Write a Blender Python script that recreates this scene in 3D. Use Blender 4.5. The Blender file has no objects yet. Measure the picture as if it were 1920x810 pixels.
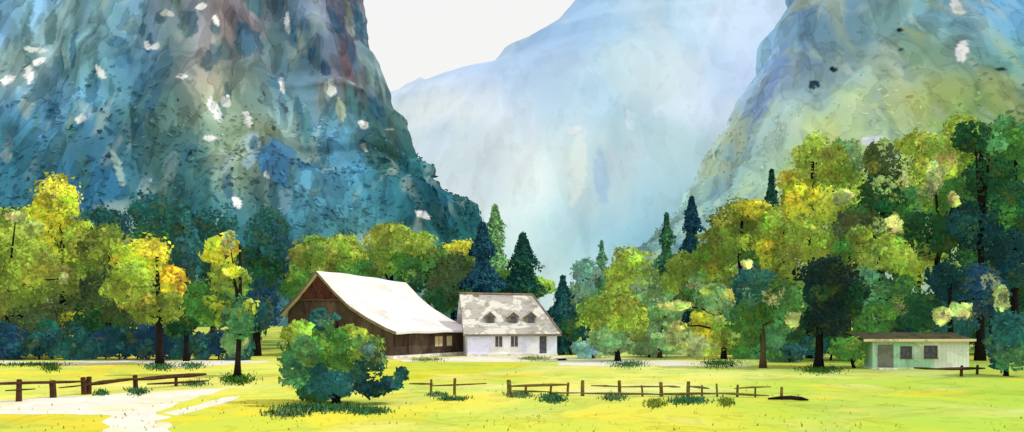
import bpy, bmesh, math, random
import numpy as np
from mathutils import Vector, Matrix
R = math.radians
rnd = random.Random(7)
rng = np.random.default_rng(7)
sc = bpy.context.scene
col = sc.collection
F, CX, HY, CAM_H = 1920.0, 960.0, 575.0, 5.0     # focal length and horizon of the view, metres of eye height

def at(px, py, Y):            # the point at distance Y seen in that direction
    return Vector(((px-CX)/F*Y, Y, CAM_H+(HY-py)/F*Y))
def gy(py):                   # distance of the meadow at that height in the view
    return F*CAM_H/(py-HY)
def gnd(px, py):
    Y = gy(py); return ((px-CX)/F*Y, Y)

def lin(c):
    c = np.asarray(c, float)/255.0
    return np.where(c <= 0.04045, c/12.92, ((c+0.055)/1.055)**2.4)

# ---------------------------------------------------------------- noise
def _hash(ix, iy, iz, seed):
    h = (ix*374761393 + iy*668265263 + iz*1274126177 + seed*144665) & 0xffffffff
    h = ((h ^ (h >> 13))*1274126177) & 0xffffffff
    h = h ^ (h >> 16)
    return (h & 0xffff)/65535.0
def vnoise(x, y, z, seed=0):
    x, y, z = np.broadcast_arrays(np.asarray(x, float), np.asarray(y, float), np.asarray(z, float))
    ix, iy, iz = np.floor(x).astype(np.int64), np.floor(y).astype(np.int64), np.floor(z).astype(np.int64)
    fx, fy, fz = x-ix, y-iy, z-iz
    fx, fy, fz = [f*f*(3-2*f) for f in (fx, fy, fz)]
    r = 0
    for dx in (0, 1):
        for dy in (0, 1):
            for dz in (0, 1):
                w = (fx if dx else 1-fx)*(fy if dy else 1-fy)*(fz if dz else 1-fz)
                r = r + w*_hash(ix+dx, iy+dy, iz+dz, seed)
    return r
def fbm(x, y, z, o=4, seed=0):
    a, s, t = 0.5, 0.0, 0.0
    for k in range(o):
        s = s + a*vnoise(x*2**k, y*2**k, z*2**k, seed+k*17); t += a; a *= 0.5
    return s/t
def sstep(a, b, x):
    t = np.clip((x-a)/(b-a), 0, 1); return t*t*(3-2*t)

# ---------------------------------------------------------------- materials
def nd(nt, typ, **kw):
    n = nt.nodes.new(typ)
    for k, v in kw.items(): setattr(n, k, v)
    return n
def mth(nt, op, a, b=None, c=None, clamp=False):
    n = nt.nodes.new('ShaderNodeMath'); n.operation = op; n.use_clamp = clamp
    for i, v in enumerate((a, b, c)):
        if v is None: continue
        if isinstance(v, (int, float)): n.inputs[i].default_value = v
        else: nt.links.new(v, n.inputs[i])
    return n.outputs[0]
def smooth(nt, v, a, b):
    n = nt.nodes.new('ShaderNodeMapRange'); n.interpolation_type = 'SMOOTHSTEP'
    nt.links.new(v, n.inputs['Value']); n.inputs['From Min'].default_value = a; n.inputs['From Max'].default_value = b
    return n.outputs['Result']
def mixc(nt, fac, a, b, mode='MIX'):
    n = nt.nodes.new('ShaderNodeMix'); n.data_type = 'RGBA'; n.blend_type = mode; n.clamp_factor = True
    for s, v in ((n.inputs[0], fac), (n.inputs[6], a), (n.inputs[7], b)):
        if isinstance(v, (int, float)): s.default_value = v
        elif isinstance(v, tuple): s.default_value = v
        else: nt.links.new(v, s)
    return n.outputs[2]
def noise(nt, vec, scale, detail=3, rough=0.5, dist=0.0):
    n = nt.nodes.new('ShaderNodeTexNoise'); nt.links.new(vec, n.inputs['Vector'])
    n.inputs['Scale'].default_value = scale; n.inputs['Detail'].default_value = detail
    n.inputs['Roughness'].default_value = rough; n.inputs['Distortion'].default_value = dist
    return n.outputs[0]

def wash_material(name, color=None, E=1.0, scale=1.0, stretch=(1, 1, 1), rot=(0, 0, 0), layers=((1.0, 0.5, 0.18, 0.25), (2.7, 0.55, 0.14, 0.2)),
                  tints=(), grain=0.10, grain_scale=60, self_glow=0.0, self_glow_gain=1.0, translucent=0.0, blob_normals=False, world=False, bump=0.0, bump_scale=8.0,
                  planks=None, rough=0.9, dist=0.6, detail=3, soft_edge=0.012):
    """pigment that pools: layered patches with darker rims, soft tints and a fine grain"""
    m = bpy.data.materials.new(name); m.use_nodes = True
    nt = m.node_tree; nt.nodes.clear(); L = nt.links
    out = nd(nt, 'ShaderNodeOutputMaterial')
    if world: vec0 = nd(nt, 'ShaderNodeNewGeometry').outputs['Position']
    else: vec0 = nd(nt, 'ShaderNodeTexCoord').outputs['Object']
    mp = nd(nt, 'ShaderNodeMapping'); L.new(vec0, mp.inputs['Vector'])
    mp.inputs['Scale'].default_value = [s*scale for s in stretch]; mp.inputs['Rotation'].default_value = rot
    vec = mp.outputs[0]
    if color is None:
        a = nd(nt, 'ShaderNodeAttribute', attribute_name='Col'); c = a.outputs['Color']
    else:
        r = nd(nt, 'ShaderNodeRGB'); r.outputs[0].default_value = (*(lin(color)/E), 1); c = r.outputs[0]
    for i, (ts, th, amt, tc) in enumerate(tints):            # soft colour drifts
        n = noise(nt, vec, ts, 2, 0.5, 0.4)
        f = mth(nt, 'MULTIPLY', smooth(nt, n, th-0.08, th+0.1), amt)
        c = mixc(nt, f, c, (*(lin(tc)/E), 1))
    for i, (s, th, amt, edge) in enumerate(layers):
        n = noise(nt, vec, s, detail, 0.45, dist)
        f = smooth(nt, n, th-soft_edge, th+soft_edge)
        d = mth(nt, 'ABSOLUTE', mth(nt, 'SUBTRACT', n, th+0.008))
        e = mth(nt, 'SUBTRACT', 1.0, smooth(nt, d, 0.0, 0.016))
        k = mth(nt, 'ADD', mth(nt, 'MULTIPLY', f, amt), mth(nt, 'MULTIPLY', e, edge))
        v = mth(nt, 'SUBTRACT', 1.0, k, clamp=True)
        cc = nd(nt, 'ShaderNodeCombineColor'); 
        for q in range(3): L.new(v, cc.inputs[q])
        c = mixc(nt, 1.0, c, cc.outputs[0], 'MULTIPLY')
    if planks:                                               # board joints along one axis
        sx = nd(nt, 'ShaderNodeSeparateXYZ'); L.new(vec0, sx.inputs[0])
        fr = mth(nt, 'FRACT', mth(nt, 'MULTIPLY', sx.outputs[planks[0]], planks[1]))
        g = smooth(nt, mth(nt, 'ABSOLUTE', mth(nt, 'SUBTRACT', fr, 0.5)), 0.38, 0.5)
        c = mixc(nt, mth(nt, 'MULTIPLY', g, planks[2]), c, (0.01, 0.008, 0.008, 1))
    g = noise(nt, vec0, grain_scale, 2, 0.7)
    v = mth(nt, 'ADD', 1-grain, mth(nt, 'MULTIPLY', g, 2*grain))
    cc = nd(nt, 'ShaderNodeCombineColor')
    for q in range(3): L.new(v, cc.inputs[q])
    c = mixc(nt, 1.0, c, cc.outputs[0], 'MULTIPLY')
    bs = nd(nt, 'ShaderNodeBsdfDiffuse'); L.new(c, bs.inputs['Color']); bs.inputs['Roughness'].default_value = 0.3
    sh = bs.outputs[0]
    if blob_normals:
        an = nd(nt, 'ShaderNodeAttribute', attribute_name='soft'); L.new(an.outputs['Vector'], bs.inputs['Normal'])
    if bump:
        bn = noise(nt, vec0, bump_scale, 4, 0.6)
        bp = nd(nt, 'ShaderNodeBump'); bp.inputs['Strength'].default_value = bump; bp.inputs['Distance'].default_value = 0.1
        L.new(bn, bp.inputs['Height']); L.new(bp.outputs[0], bs.inputs['Normal'])
    if translucent:
        tr = nd(nt, 'ShaderNodeBsdfTranslucent'); L.new(c, tr.inputs['Color'])
        if blob_normals: L.new(an.outputs['Vector'], tr.inputs['Normal'])
        mx = nd(nt, 'ShaderNodeMixShader'); mx.inputs[0].default_value = translucent
        L.new(sh, mx.inputs[1]); L.new(tr.outputs[0], mx.inputs[2]); sh = mx.outputs[0]
    if self_glow:                                                 # own-colour emission: imitates misty air on slopes, lifts shade in foliage
        em = nd(nt, 'ShaderNodeEmission'); L.new(c, em.inputs['Color']); em.inputs['Strength'].default_value = self_glow_gain
        mx = nd(nt, 'ShaderNodeMixShader'); mx.inputs[0].default_value = self_glow
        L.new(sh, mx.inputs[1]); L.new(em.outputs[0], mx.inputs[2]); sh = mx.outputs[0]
    L.new(sh, out.inputs['Surface'])
    return m

# ---------------------------------------------------------------- objects
def link(o, parent=None):
    col.objects.link(o)
    if parent is not None: o.parent = parent
    return o
def mesh_np(name, V, polys_n, loops, mat, parent=None, colors=None, soft=None, smooth_f=True):
    """V (n,3); polys_n: verts per face; loops: flat vertex indices"""
    me = bpy.data.meshes.new(name)
    V = np.ascontiguousarray(V, dtype=np.float32)
    me.vertices.add(len(V)); me.vertices.foreach_set('co', V.ravel())
    me.loops.add(len(loops)); me.loops.foreach_set('vertex_index', np.asarray(loops, np.int32))
    st = np.concatenate(([0], np.cumsum(polys_n)[:-1])).astype(np.int32)
    me.polygons.add(len(polys_n)); me.polygons.foreach_set('loop_start', st)
    me.update(calc_edges=True); me.validate()
    me.polygons.foreach_set('use_smooth', np.full(len(me.polygons), smooth_f))
    if colors is not None:
        a = me.attributes.new('Col', 'FLOAT_COLOR', 'POINT')
        c4 = np.ones((len(V), 4), np.float32); c4[:, :3] = colors; a.data.foreach_set('color', c4.ravel())
    if soft is not None:
        a = me.attributes.new('soft', 'FLOAT_VECTOR', 'POINT'); a.data.foreach_set('vector', np.asarray(soft, np.float32).ravel())
    me.materials.append(mat)
    return link(bpy.data.objects.new(name, me), parent)
def grid_mesh(name, P, mat, parent=None, colors=None):
    n, m = P.shape[:2]
    idx = np.arange(n*m).reshape(n, m)
    q = np.stack([idx[:-1, :-1], idx[1:, :-1], idx[1:, 1:], idx[:-1, 1:]], -1).reshape(-1, 4)
    return mesh_np(name, P.reshape(-1, 3), np.full(len(q), 4), q.ravel(), mat, parent, None if colors is None else colors.reshape(-1, 3))
def empty(name, loc, label, cat, group=None, rz=0.0):
    o = bpy.data.objects.new(name, None); o.location = loc; o.rotation_euler = (0, 0, rz); o.empty_display_size = 0.3
    tag(o, label, cat, group); return link(o)
def tag(o, label=None, cat=None, group=None, kind=None):
    if label: o['label'] = label
    if cat: o['category'] = cat
    if group: o['group'] = group
    if kind: o['kind'] = kind
    return o

class MB:
    def __init__(s): s.v = []; s.f = []
    def poly(s, pts):
        b = len(s.v); s.v += [tuple(p) for p in pts]; s.f.append(tuple(range(b, b+len(pts)))); return s
    def box(s, x0, x1, y0, y1, z0, z1, M=None):
        P = [Vector((x, y, z)) for z in (z0, z1) for (x, y) in ((x0, y0), (x1, y0), (x1, y1), (x0, y1))]
        if M is not None: P = [M @ p for p in P]
        b = len(s.v); s.v += [tuple(p) for p in P]
        for f in ((0, 3, 2, 1), (4, 5, 6, 7), (0, 1, 5, 4), (1, 2, 6, 5), (2, 3, 7, 6), (3, 0, 4, 7)): s.f.append(tuple(b+i for i in f))
        return s
    def prism(s, poly, vec):          # extrude a polygon along vec
        n = len(poly); b = len(s.v); vec = Vector(vec)
        s.v += [tuple(p) for p in poly] + [tuple(Vector(p)+vec) for p in poly]
        s.f.append(tuple(b+i for i in range(n-1, -1, -1))); s.f.append(tuple(b+n+i for i in range(n)))
        for i in range(n): s.f.append((b+i, b+(i+1) % n, b+n+(i+1) % n, b+n+i))
        return s
    def tube(s, pts, rad, n=8, wob=0.0):
        pts = [Vector(p) for p in pts]; b = len(s.v)
        for i, p in enumerate(pts):
            d = (pts[min(i+1, len(pts)-1)]-pts[max(i-1, 0)]).normalized()
            a = d.orthogonal().normalized() if i == 0 else (a-d*a.dot(d)).normalized()
            c = d.cross(a)
            for k in range(n):
                t = 2*math.pi*k/n; r = rad[i]*(1+wob*(rnd.random()-0.5))
                s.v.append(tuple(p+(a*math.cos(t)+c*math.sin(t))*r))
        for i in range(len(pts)-1):
            for k in range(n):
                s.f.append((b+i*n+k, b+i*n+(k+1) % n, b+(i+1)*n+(k+1) % n, b+(i+1)*n+k))
        s.f.append(tuple(b+k for k in range(n-1, -1, -1))); s.f.append(tuple(b+(len(pts)-1)*n+k for k in range(n)))
        return s
    def build(s, name, mat, parent=None, bevel=0.0, smooth_f=False):
        me = bpy.data.meshes.new(name); me.from_pydata(s.v, [], s.f); me.update()
        bm = bmesh.new(); bm.from_mesh(me); bmesh.ops.recalc_face_normals(bm, faces=bm.faces); bm.to_mesh(me); bm.free()
        if smooth_f: me.polygons.foreach_set('use_smooth', [True]*len(me.polygons))
        me.materials.append(mat); o = link(bpy.data.objects.new(name, me), parent)
        if bevel:
            bv = o.modifiers.new('bevel', 'BEVEL'); bv.width = bevel; bv.segments = 2; bv.limit_method = 'ANGLE'
        return o

# ---------------------------------------------------------------- sky, sun, camera
SUN = Vector((0.62, -0.12, 0.76)).normalized()
elev = math.asin(SUN.z); azim = math.atan2(SUN.x, SUN.y)
w = bpy.data.worlds.new("World"); sc.world = w; w.use_nodes = True
nt = w.node_tree; nt.nodes.clear()
wo = nd(nt, 'ShaderNodeOutputWorld')
sky = nd(nt, 'ShaderNodeTexSky'); sky.sky_type = 'NISHITA'; sky.sun_disc = False; sky.sun_elevation = elev; sky.sun_rotation = azim
bg = nd(nt, 'ShaderNodeBackground'); bg.inputs[1].default_value = 0.12; nt.links.new(sky.outputs[0], bg.inputs[0])
cl = nd(nt, 'ShaderNodeBackground'); cl.inputs[1].default_value = 1.0
tc = nd(nt, 'ShaderNodeTexCoord')
cn = noise(nt, tc.outputs['Generated'], 3.0, 4, 0.5, 0.3)
cc = mixc(nt, smooth(nt, cn, 0.35, 0.7), (0.955, 0.955, 0.93, 1), (0.93, 0.945, 0.935, 1))
nt.links.new(cc, cl.inputs[0])
mx = nd(nt, 'ShaderNodeMixShader'); mx.inputs[0].default_value = 0.94
nt.links.new(bg.outputs[0], mx.inputs[1]); nt.links.new(cl.outputs[0], mx.inputs[2]); nt.links.new(mx.outputs[0], wo.inputs[0])
sl = bpy.data.lights.new('sun', 'SUN'); sl.energy = 2.1; sl.angle = R(0.5); sl.color = (1.0, 0.98, 0.935)
so = link(bpy.data.objects.new('sun', sl)); so.rotation_euler = SUN.to_track_quat('Z', 'Y').to_euler(); so.location = (60, 20, 120)
cd = bpy.data.cameras.new('camera'); cd.lens = 36.0; cd.sensor_width = 36.0; cd.shift_y = (HY-405)/F; cd.clip_end = 20000
co = link(bpy.data.objects.new('camera', cd)); co.location = (0, 0, CAM_H); co.rotation_euler = (R(90), 0, 0)
sc.camera = co
sc.view_settings.view_transform = 'Standard'; sc.view_settings.look = 'None'; sc.view_settings.exposure = 0; sc.view_settings.gamma = 1
sc.cycles.use_denoising = True
sc.cycles.max_bounces = 6; sc.cycles.diffuse_bounces = 3; sc.cycles.transmission_bounces = 4

# ---------------------------------------------------------------- colour spread from sample spots
def spread(X, Z, pts, cols, sig):
    acc = np.zeros(X.shape+(3,)); wt = np.zeros(X.shape)+1e-9
    for (x, z), c in zip(pts, cols):
        d2 = ((X-x)**2+(Z-z)**2)/sig**2
        wgt = np.exp(-d2*1.2)+0.02/(1+d2*d2)
        acc += wgt[..., None]*c; wt += wgt
    return acc/wt[..., None]

def dabs(name, P, N, size, C, mat, parent, nv=5, cup=0.16, jit=0.55, soft_mix=0.9, lift=0.55):
    """leaf sprays: one small uneven face each at P, turned roughly to N"""
    n = len(P)
    D = N+rng.normal(0, jit, (n, 3)); D /= np.linalg.norm(D, axis=1, keepdims=True)+1e-9
    up = rng.normal(0, 1, (n, 3)); U = np.cross(D, up); U /= np.linalg.norm(U, axis=1, keepdims=True)+1e-9
    Vv = np.cross(D, U)
    t = np.linspace(0, 2*np.pi, nv, endpoint=False)[None, :]+rng.uniform(-0.35, 0.35, (n, nv))
    r = size[:, None]*rng.uniform(0.55, 1.15, (n, nv))
    asp = rng.uniform(0.5, 0.9, (n, 1))
    V = P[:, None, :]+U[:, None, :]*(np.cos(t)*r)[..., None]+Vv[:, None, :]*(np.sin(t)*r*asp)[..., None]-D[:, None, :]*(cup*r*rng.uniform(0, 1, (n, nv)))[..., None]
    S = soft_mix*N+(1-soft_mix)*np.where((np.sum(D*N, 1) < 0)[:, None], -D, D)+np.array([0, 0, lift]); S /= np.linalg.norm(S, axis=1, keepdims=True)+1e-9
    return mesh_np(name, V.reshape(-1, 3), np.full(n, nv), np.arange(n*nv), mat, parent, np.repeat(C, nv, 0), np.repeat(S, nv, 0), False)

M_forest_pale = wash_material('pale_forest_leaves', scale=0.1, world=True, translucent=0.3, blob_normals=True, self_glow=0.6, self_glow_gain=0.94, grain=0.12, grain_scale=2.0, layers=((1.0, 0.54, 0.12, 0.08),))
M_forest = wash_material('forest_leaves', scale=0.12, world=True, translucent=0.3, blob_normals=True, self_glow=0.3, grain=0.12, grain_scale=2.0, layers=((1.0, 0.54, 0.2, 0.1), (2.2, 0.57, 0.18, 0.12)))  # both forest materials emit their own colour to match the misty slopes
# ---------------------------------------------------------------- mountains
def spur(name, side, Y0, sil, a, bfun, ztop, xfar, nphi, next_, nz, ctrl, sig, E, mat, amp, freq, marks=(), warp=12.0, seed=1, zmin=-4.0, back=40, stroke=1.0, wood=None, facet=0.35, jag=(0.0, 10.0)):
    """a rocky spur whose nose points to +x (side=1) or -x (side=-1); sil: nose outline, (direction, height) pairs"""
    sp = sorted([(at(px, py, Y0).z, at(px, py, Y0).x) for px, py in sil])
    zs = np.array([p[0] for p in sp]); xs = np.array([p[1] for p in sp])
    def xn(z):
        r = np.interp(z, zs, xs)
        k = (xs[-1]-xs[-2])/(zs[-1]-zs[-2]); k = side*min(side*k, -0.25)
        r = r+jag[0]*(fbm(z/jag[1], 0, 0, 3, seed+11)-0.5)*2*sstep(0, 20, z)
        return np.where(z > zs[-1], xs[-1]+(z-zs[-1])*k, r)
    zl = zmin+(ztop-zmin)*np.linspace(0, 1, nz)
    ph = np.concatenate([np.full(next_, -90.0), np.linspace(-90, 0, nphi), np.linspace(0, back, max(4, nphi//8))[1:]])
    ex = np.concatenate([np.linspace(1, 0, next_+1)[:-1], np.zeros(len(ph)-next_)])
    Zg, Pg = np.meshgrid(zl, np.radians(ph), indexing='ij'); Eg = np.broadcast_to(ex, Zg.shape)
    nose = xn(Zg); c = nose-side*a; b = bfun(Zg)
    X = c+side*a*np.cos(Pg)*1.0; Y = Y0+b*np.sin(Pg)
    X = X+(xfar-c)*Eg; Y = Y-20*Eg
    Zv = Zg.copy()
    # crags running down the fall line
    ux = X/freq; uy = Y/freq; uz = Zg/freq
    n1 = fbm(ux*1.0+uz*0.35*side, uy*0.6, uz*0.3, 4, seed)-0.5
    n2 = fbm(ux*3.1+uz*0.9*side, uy*2, uz*0.9, 3, seed+50)-0.5
    n3 = np.abs(2*fbm(ux*1.5+uz*0.5*side, uy*0.6, uz*0.16, 2, seed+33)-1)*2-0.4
    nx = np.cos(Pg)*side; ny = np.sin(Pg)
    dsp = amp*(1.4*n1+0.8*n2-facet*n3)*sstep(zmin, zmin+30, Zg+10)
    k = np.where(np.abs(ph) < 12, 0.35, 1.0)[None, :]
    X = X+nx*dsp*k*0.9; Y = Y+np.where(np.sin(Pg) < 0, np.sin(Pg), 0)*dsp; Zv = Zv+0.25*dsp
    def depth(x, z):
        cc_ = float(xn(np.array(z)))-side*a; q = max(0.0, min(1.0, side*(x-cc_)/a))
        return Y0-float(bfun(np.array(z)))*math.sqrt(1-q*q)
    def onface(px, py):
        Yk = Y0*0.8
        for _ in range(12):
            p = at(px, py, Yk); Yk = 0.5*Yk+0.5*depth(p.x, min(p.z, ztop))
        return at(px, py, Yk)
    W = [onface(px, py) for px, py, _ in ctrl]
    wx = warp*(fbm(X/(warp*2.2), Y/(warp*3), Zv/(warp*3), 3, seed+90)-0.5)*2
    wz = warp*(fbm(X/(warp*2.2), Y/(warp*3), Zv/(warp*3), 3, seed+95)-0.5)*2
    C = spread(X+wx, Zv+wz, [(p.x, p.z) for p in W], [lin(cc_) for _, _, cc_ in ctrl], sig)
    # diagonal pigment strokes following the crags
    st = fbm(X*3.0/freq+Zv*1.1*side/freq, Y/freq, Zv*0.8/freq, 4, seed+7)
    C = C*(1-stroke*(0.30*sstep(0.53, 0.56, st)+0.16*sstep(0.62, 0.64, st)))[..., None]
    C = C*(1+0.22*stroke*sstep(0.46, 0.40, st))[..., None]
    for (px, py, rx, ry, ang, cc_, k_) in marks:              # snow in the gullies, dark strokes and specks
        p = onface(px, py); s_ = p.y/F
        dx, dz = X-p.x, Zv-p.z
        t = math.radians(-ang); u = (dx*math.cos(t)-dz*math.sin(t))/(rx*s_); v = (dx*math.sin(t)+dz*math.cos(t))/(ry*s_)
        rr = np.sqrt(u*u+v*v)+0.9*(fbm(X/(9*s_), Y/(30*s_), Zv/(9*s_), 3, seed+200)-0.5)
        f = sstep(1.03, 0.93, rr)*(np.abs(Y-p.y) < 0.35*Y0)*k_
        C = C*(1-f[..., None])+lin(cc_)*f[..., None]
    if wood:
        cnt, zt, sz, lab = wood
        G = np.stack([X, Y, Zv], -1); du = np.gradient(G, axis=1); dv = np.gradient(G, axis=0)
        Nn = np.cross(du, dv); Nn /= np.linalg.norm(Nn, axis=2, keepdims=True)+1e-9
        Nn *= np.where(Nn[..., 1:2] > 0, -1, 1)
        area = np.linalg.norm(np.cross(du, dv), axis=2)
        wgt = area*np.clip(1-Zv/zt, 0, 1)**0.8*(fbm(X/14, Y/14, Zv/14, 3, seed+300) > 0.42)*(Zv > 2)*(ph[None, :] < 25)
        i = rng.choice(X.size, cnt, p=(wgt/wgt.sum()).ravel())
        P = G.reshape(-1, 3)[i]; N_ = Nn.reshape(-1, 3)[i]*0.7+np.array([0, 0, 0.5]); N_ /= np.linalg.norm(N_, axis=1, keepdims=True)
        P = P+N_*rng.uniform(-0.5, 0.8, (cnt, 1))*sz*0.6+rng.normal(0, 0.25, (cnt, 3))
        Cw = C.reshape(-1, 3)[i]*np.exp(rng.normal(0.02, 0.15, (cnt, 1)))*(1+0.06*rng.normal(0, 1, (cnt, 3)))
        tag(dabs('forest', P, N_, sz*np.exp(rng.normal(-0.25, 0.35, cnt)), np.clip(Cw/E, 0, .9), M_forest if side > 0 else M_forest_pale, None, jit=0.5), lab, None, None, 'stuff')
    o = grid_mesh(name, np.stack([X, Y, Zv], -1), mat, None, np.clip(C/E, 0, 0.95))
    return tag(o, kind='structure')

WHITE = (252, 251, 246)
M_left = wash_material('left_rock', scale=0.045, stretch=(1.6, 0.3, 0.45), rot=(0, R(-16), 0), world=True, self_glow=0.30, self_glow_gain=0.95, grain=0.2, grain_scale=1.3, dist=0.12, detail=2,
    layers=((0.8, 0.50, 0.20, 0.12), (1.6, 0.54, 0.22, 0.15), (3.4, 0.58, 0.22, 0.14)), tints=((0.7, 0.56, 0.14, (80, 140, 200)), (1.0, 0.55, 0.40, (96, 128, 108)), (2.0, 0.62, 0.5, (186, 204, 190))), bump=0.5, bump_scale=0.5)  # emission here and on the other mountains stands in for misty air
left_ctrl = [(30,30,(120,168,205)),(100,60,(140,172,195)),(60,120,(158,186,190)),(170,60,(112,152,156)),(250,50,(100,146,172)),(330,40,(138,150,168)),(390,100,(156,154,142)),
 (400,160,(172,160,140)),(430,60,(160,140,142)),(480,100,(116,146,156)),(560,60,(72,114,136)),(600,60,(126,136,154)),(650,60,(122,112,128)),(685,100,(92,106,150)),(660,150,(126,120,130)),(668,30,(120,118,140)),
 (700,200,(85,122,122)),(730,250,(58,106,106)),(780,330,(42,100,112)),(850,390,(36,98,112)),(60,220,(80,134,168)),(120,190,(105,158,195)),(200,130,(98,144,154)),(300,130,(62,110,138)),
 (320,200,(85,132,138)),(420,210,(156,170,134)),(470,250,(158,172,136)),(500,200,(124,166,176)),(560,150,(112,154,176)),(600,230,(112,164,188)),(640,260,(84,146,180)),(560,300,(66,120,144)),
 (470,300,(140,156,122)),(380,250,(56,104,112)),(300,280,(62,100,96)),(230,270,(56,100,108)),(150,280,(50,94,120)),(60,300,(54,110,128)),(200,360,(44,100,140)),(30,350,(46,94,114)),
 (300,340,(62,116,122)),(360,390,(46,110,122)),(430,380,(56,100,112)),(520,360,(90,148,164)),(600,340,(96,156,190)),(650,380,(80,138,160)),(700,350,(36,98,112)),(620,300,(88,150,185)),
 (560,400,(52,110,128)),(760,420,(46,104,106)),(250,420,(56,110,112)),(450,440,(46,104,112)),(880,440,(50,110,110)),(100,420,(60,110,120)),(640,440,(70,120,120))]
SN = lambda x, y, rx, ry, a=28: (x, y, rx, ry, a, WHITE, 1.0)
DK = lambda x, y, rx, ry, a=12, c=(48,92,112), k=0.75: (x, y, rx, ry, a, c, k)
left_marks = [SN(70,94,18,7,-5),SN(78,117,9,10),SN(25,156,10,14,5),SN(64,146,8,20),SN(168,230,13,8,0),SN(206,146,6,18,38),SN(314,27,10,9),SN(376,10,10,6),SN(290,86,9,8,40),SN(272,82,5,10),
 SN(398,205,8,28,28),SN(416,186,8,15),SN(464,224,7,18),SN(530,30,5,25,12),SN(510,140,4,22,18),SN(617,165,9,17),SN(679,231,7,10),SN(724,228,5,8),SN(685,280,4,9),SN(452,382,6,13),
 SN(798,408,14,8,-30),SN(392,258,8,6),SN(344,146,8,7,40),SN(405,38,5,12),SN(505,330,3,9),
 DK(352,45,16,32,5),DK(392,102,13,38,4,(62,98,112)),DK(456,70,16,42,6),DK(264,52,6,16,12,(30,70,95)),DK(227,85,11,17,8),DK(305,120,18,50,16,(50,90,125)),DK(572,70,13,48,10,(42,86,115)),
 DK(610,128,8,20,8,(35,75,110)),DK(116,138,14,44,22,(88,130,150)),DK(85,182,28,18,0,(84,124,140)),DK(200,220,10,34,20,(60,110,120)),DK(520,300,22,58,24,(62,120,165)),DK(505,80,18,60,14,(96,128,140)),
 DK(330,290,50,60,10,(52,96,104),0.5),DK(650,130,6,70,10,(110,82,92),0.6),DK(735,300,34,50,20,(40,92,98),0.7),DK(560,225,9,40,14,(70,125,130)),DK(545,55,10,26,12,(70,112,126))]
for _ in range(70):
    x_, y_ = rnd.uniform(0, 760), rnd.uniform(-10, 400)
    left_marks.insert(0, (x_, y_, rnd.uniform(5, 13), rnd.uniform(16, 52), rnd.uniform(6, 24), rnd.choice([(50,98,110),(44,92,122),(66,112,116),(58,100,96),(40,84,108)]), rnd.uniform(0.4, 0.8)))
for _ in range(18):
    x_, y_ = rnd.uniform(0, 700), rnd.uniform(0, 380)
    left_marks.insert(0, (x_, y_, rnd.uniform(6, 16), rnd.uniform(18, 48), rnd.uniform(6, 28), rnd.choice([(160,182,172),(150,180,200),(172,180,150),(140,176,196)]), rnd.uniform(0.35, 0.7)))
spur('left_mountain', 1, 420.0, [(640,-260),(655,-120),(672,0),(688,80),(702,150),(716,188),(760,212),(781,262),(801,312),(829,352),(874,384),(886,412),(905,450),(930,520),(960,590)],
     100.0, lambda z: 50+125*np.clip(1-z/190.0, 0, 1.05)**1.6, 190.0, -320.0, 330, 240, 340, left_ctrl, 10.0, 0.76, M_left, 9.0, 34.0, left_marks, 6.0, 3, facet=1.0, jag=(4.0, 9.0), wood=(10000, 80, 1.25, 'dark blue green wood on the foot of the left cliff'))

M_right = wash_material('right_slope', scale=0.035, stretch=(1.6, 0.3, 0.5), rot=(0, R(22), 0), world=True, self_glow=0.70, self_glow_gain=0.96, grain=0.10, grain_scale=0.8,
    dist=0.15, detail=2,
    layers=((0.9, 0.53, 0.11, 0.10), (1.9, 0.55, 0.12, 0.12), (4.0, 0.6, 0.12, 0.12)), tints=((0.8, 0.55, 0.3, (110, 165, 215)), (1.2, 0.58, 0.35, (205, 208, 120)), (2.2, 0.62, 0.4, (206, 220, 196))), bump=0.4, bump_scale=0.35)
right_ctrl = [(1500,30,(140,188,222)),(1560,80,(116,168,198)),(1650,60,(146,186,178)),(1760,60,(126,172,172)),(1840,40,(112,166,198)),(1900,30,(96,154,194)),(1900,140,(100,160,166)),(1700,100,(168,192,156)),
 (1600,130,(156,186,176)),(1550,200,(140,176,156)),(1480,130,(130,172,210)),(1450,220,(162,192,198)),(1640,220,(178,202,168)),(1580,220,(200,212,118)),(1700,180,(182,202,146)),(1760,170,(208,212,88)),
 (1830,180,(136,176,118)),(1385,300,(166,202,190)),(1420,250,(172,198,192)),(1345,350,(160,200,190)),(1290,400,(140,192,206)),(1640,300,(198,212,166)),(1500,260,(178,198,136)),(1900,220,(96,154,116)),
 (1420,340,(160,184,160)),(1405,180,(184,208,240)),(1372,260,(186,214,228)),(1470,40,(152,196,230)),(1440,100,(158,196,234)),(1320,340,(164,204,214)),(1700,260,(182,206,96)),(1820,240,(126,170,84)),(1560,270,(186,206,96)),(1500,330,(180,202,84)),(1620,340,(164,192,86)),(1900,300,(90,140,80)),(1760,330,(130,170,80)),(1240,440,(120,170,180)),(1350,420,(170,190,140))]
right_marks = [DK(1525,160,7,11,0,(18,34,40),1.0),DK(1565,128,4,9,0,(18,40,50),1.0),DK(1684,58,6,6,0,(18,40,50),1.0),DK(1877,130,5,6,0,(24,50,60),1.0),DK(1686,95,4,5,0,(24,60,70),1.0),
 DK(1300,270,40,30,-40,(90,140,135),0.5),DK(1440,160,6,90,-24,(120,150,205),0.5),DK(1730,90,26,60,-12,(120,165,140),0.4),SN(1790,15,6,30,-15),SN(1640,262,16,10,0),SN(1795,100,8,26,-25)]
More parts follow.
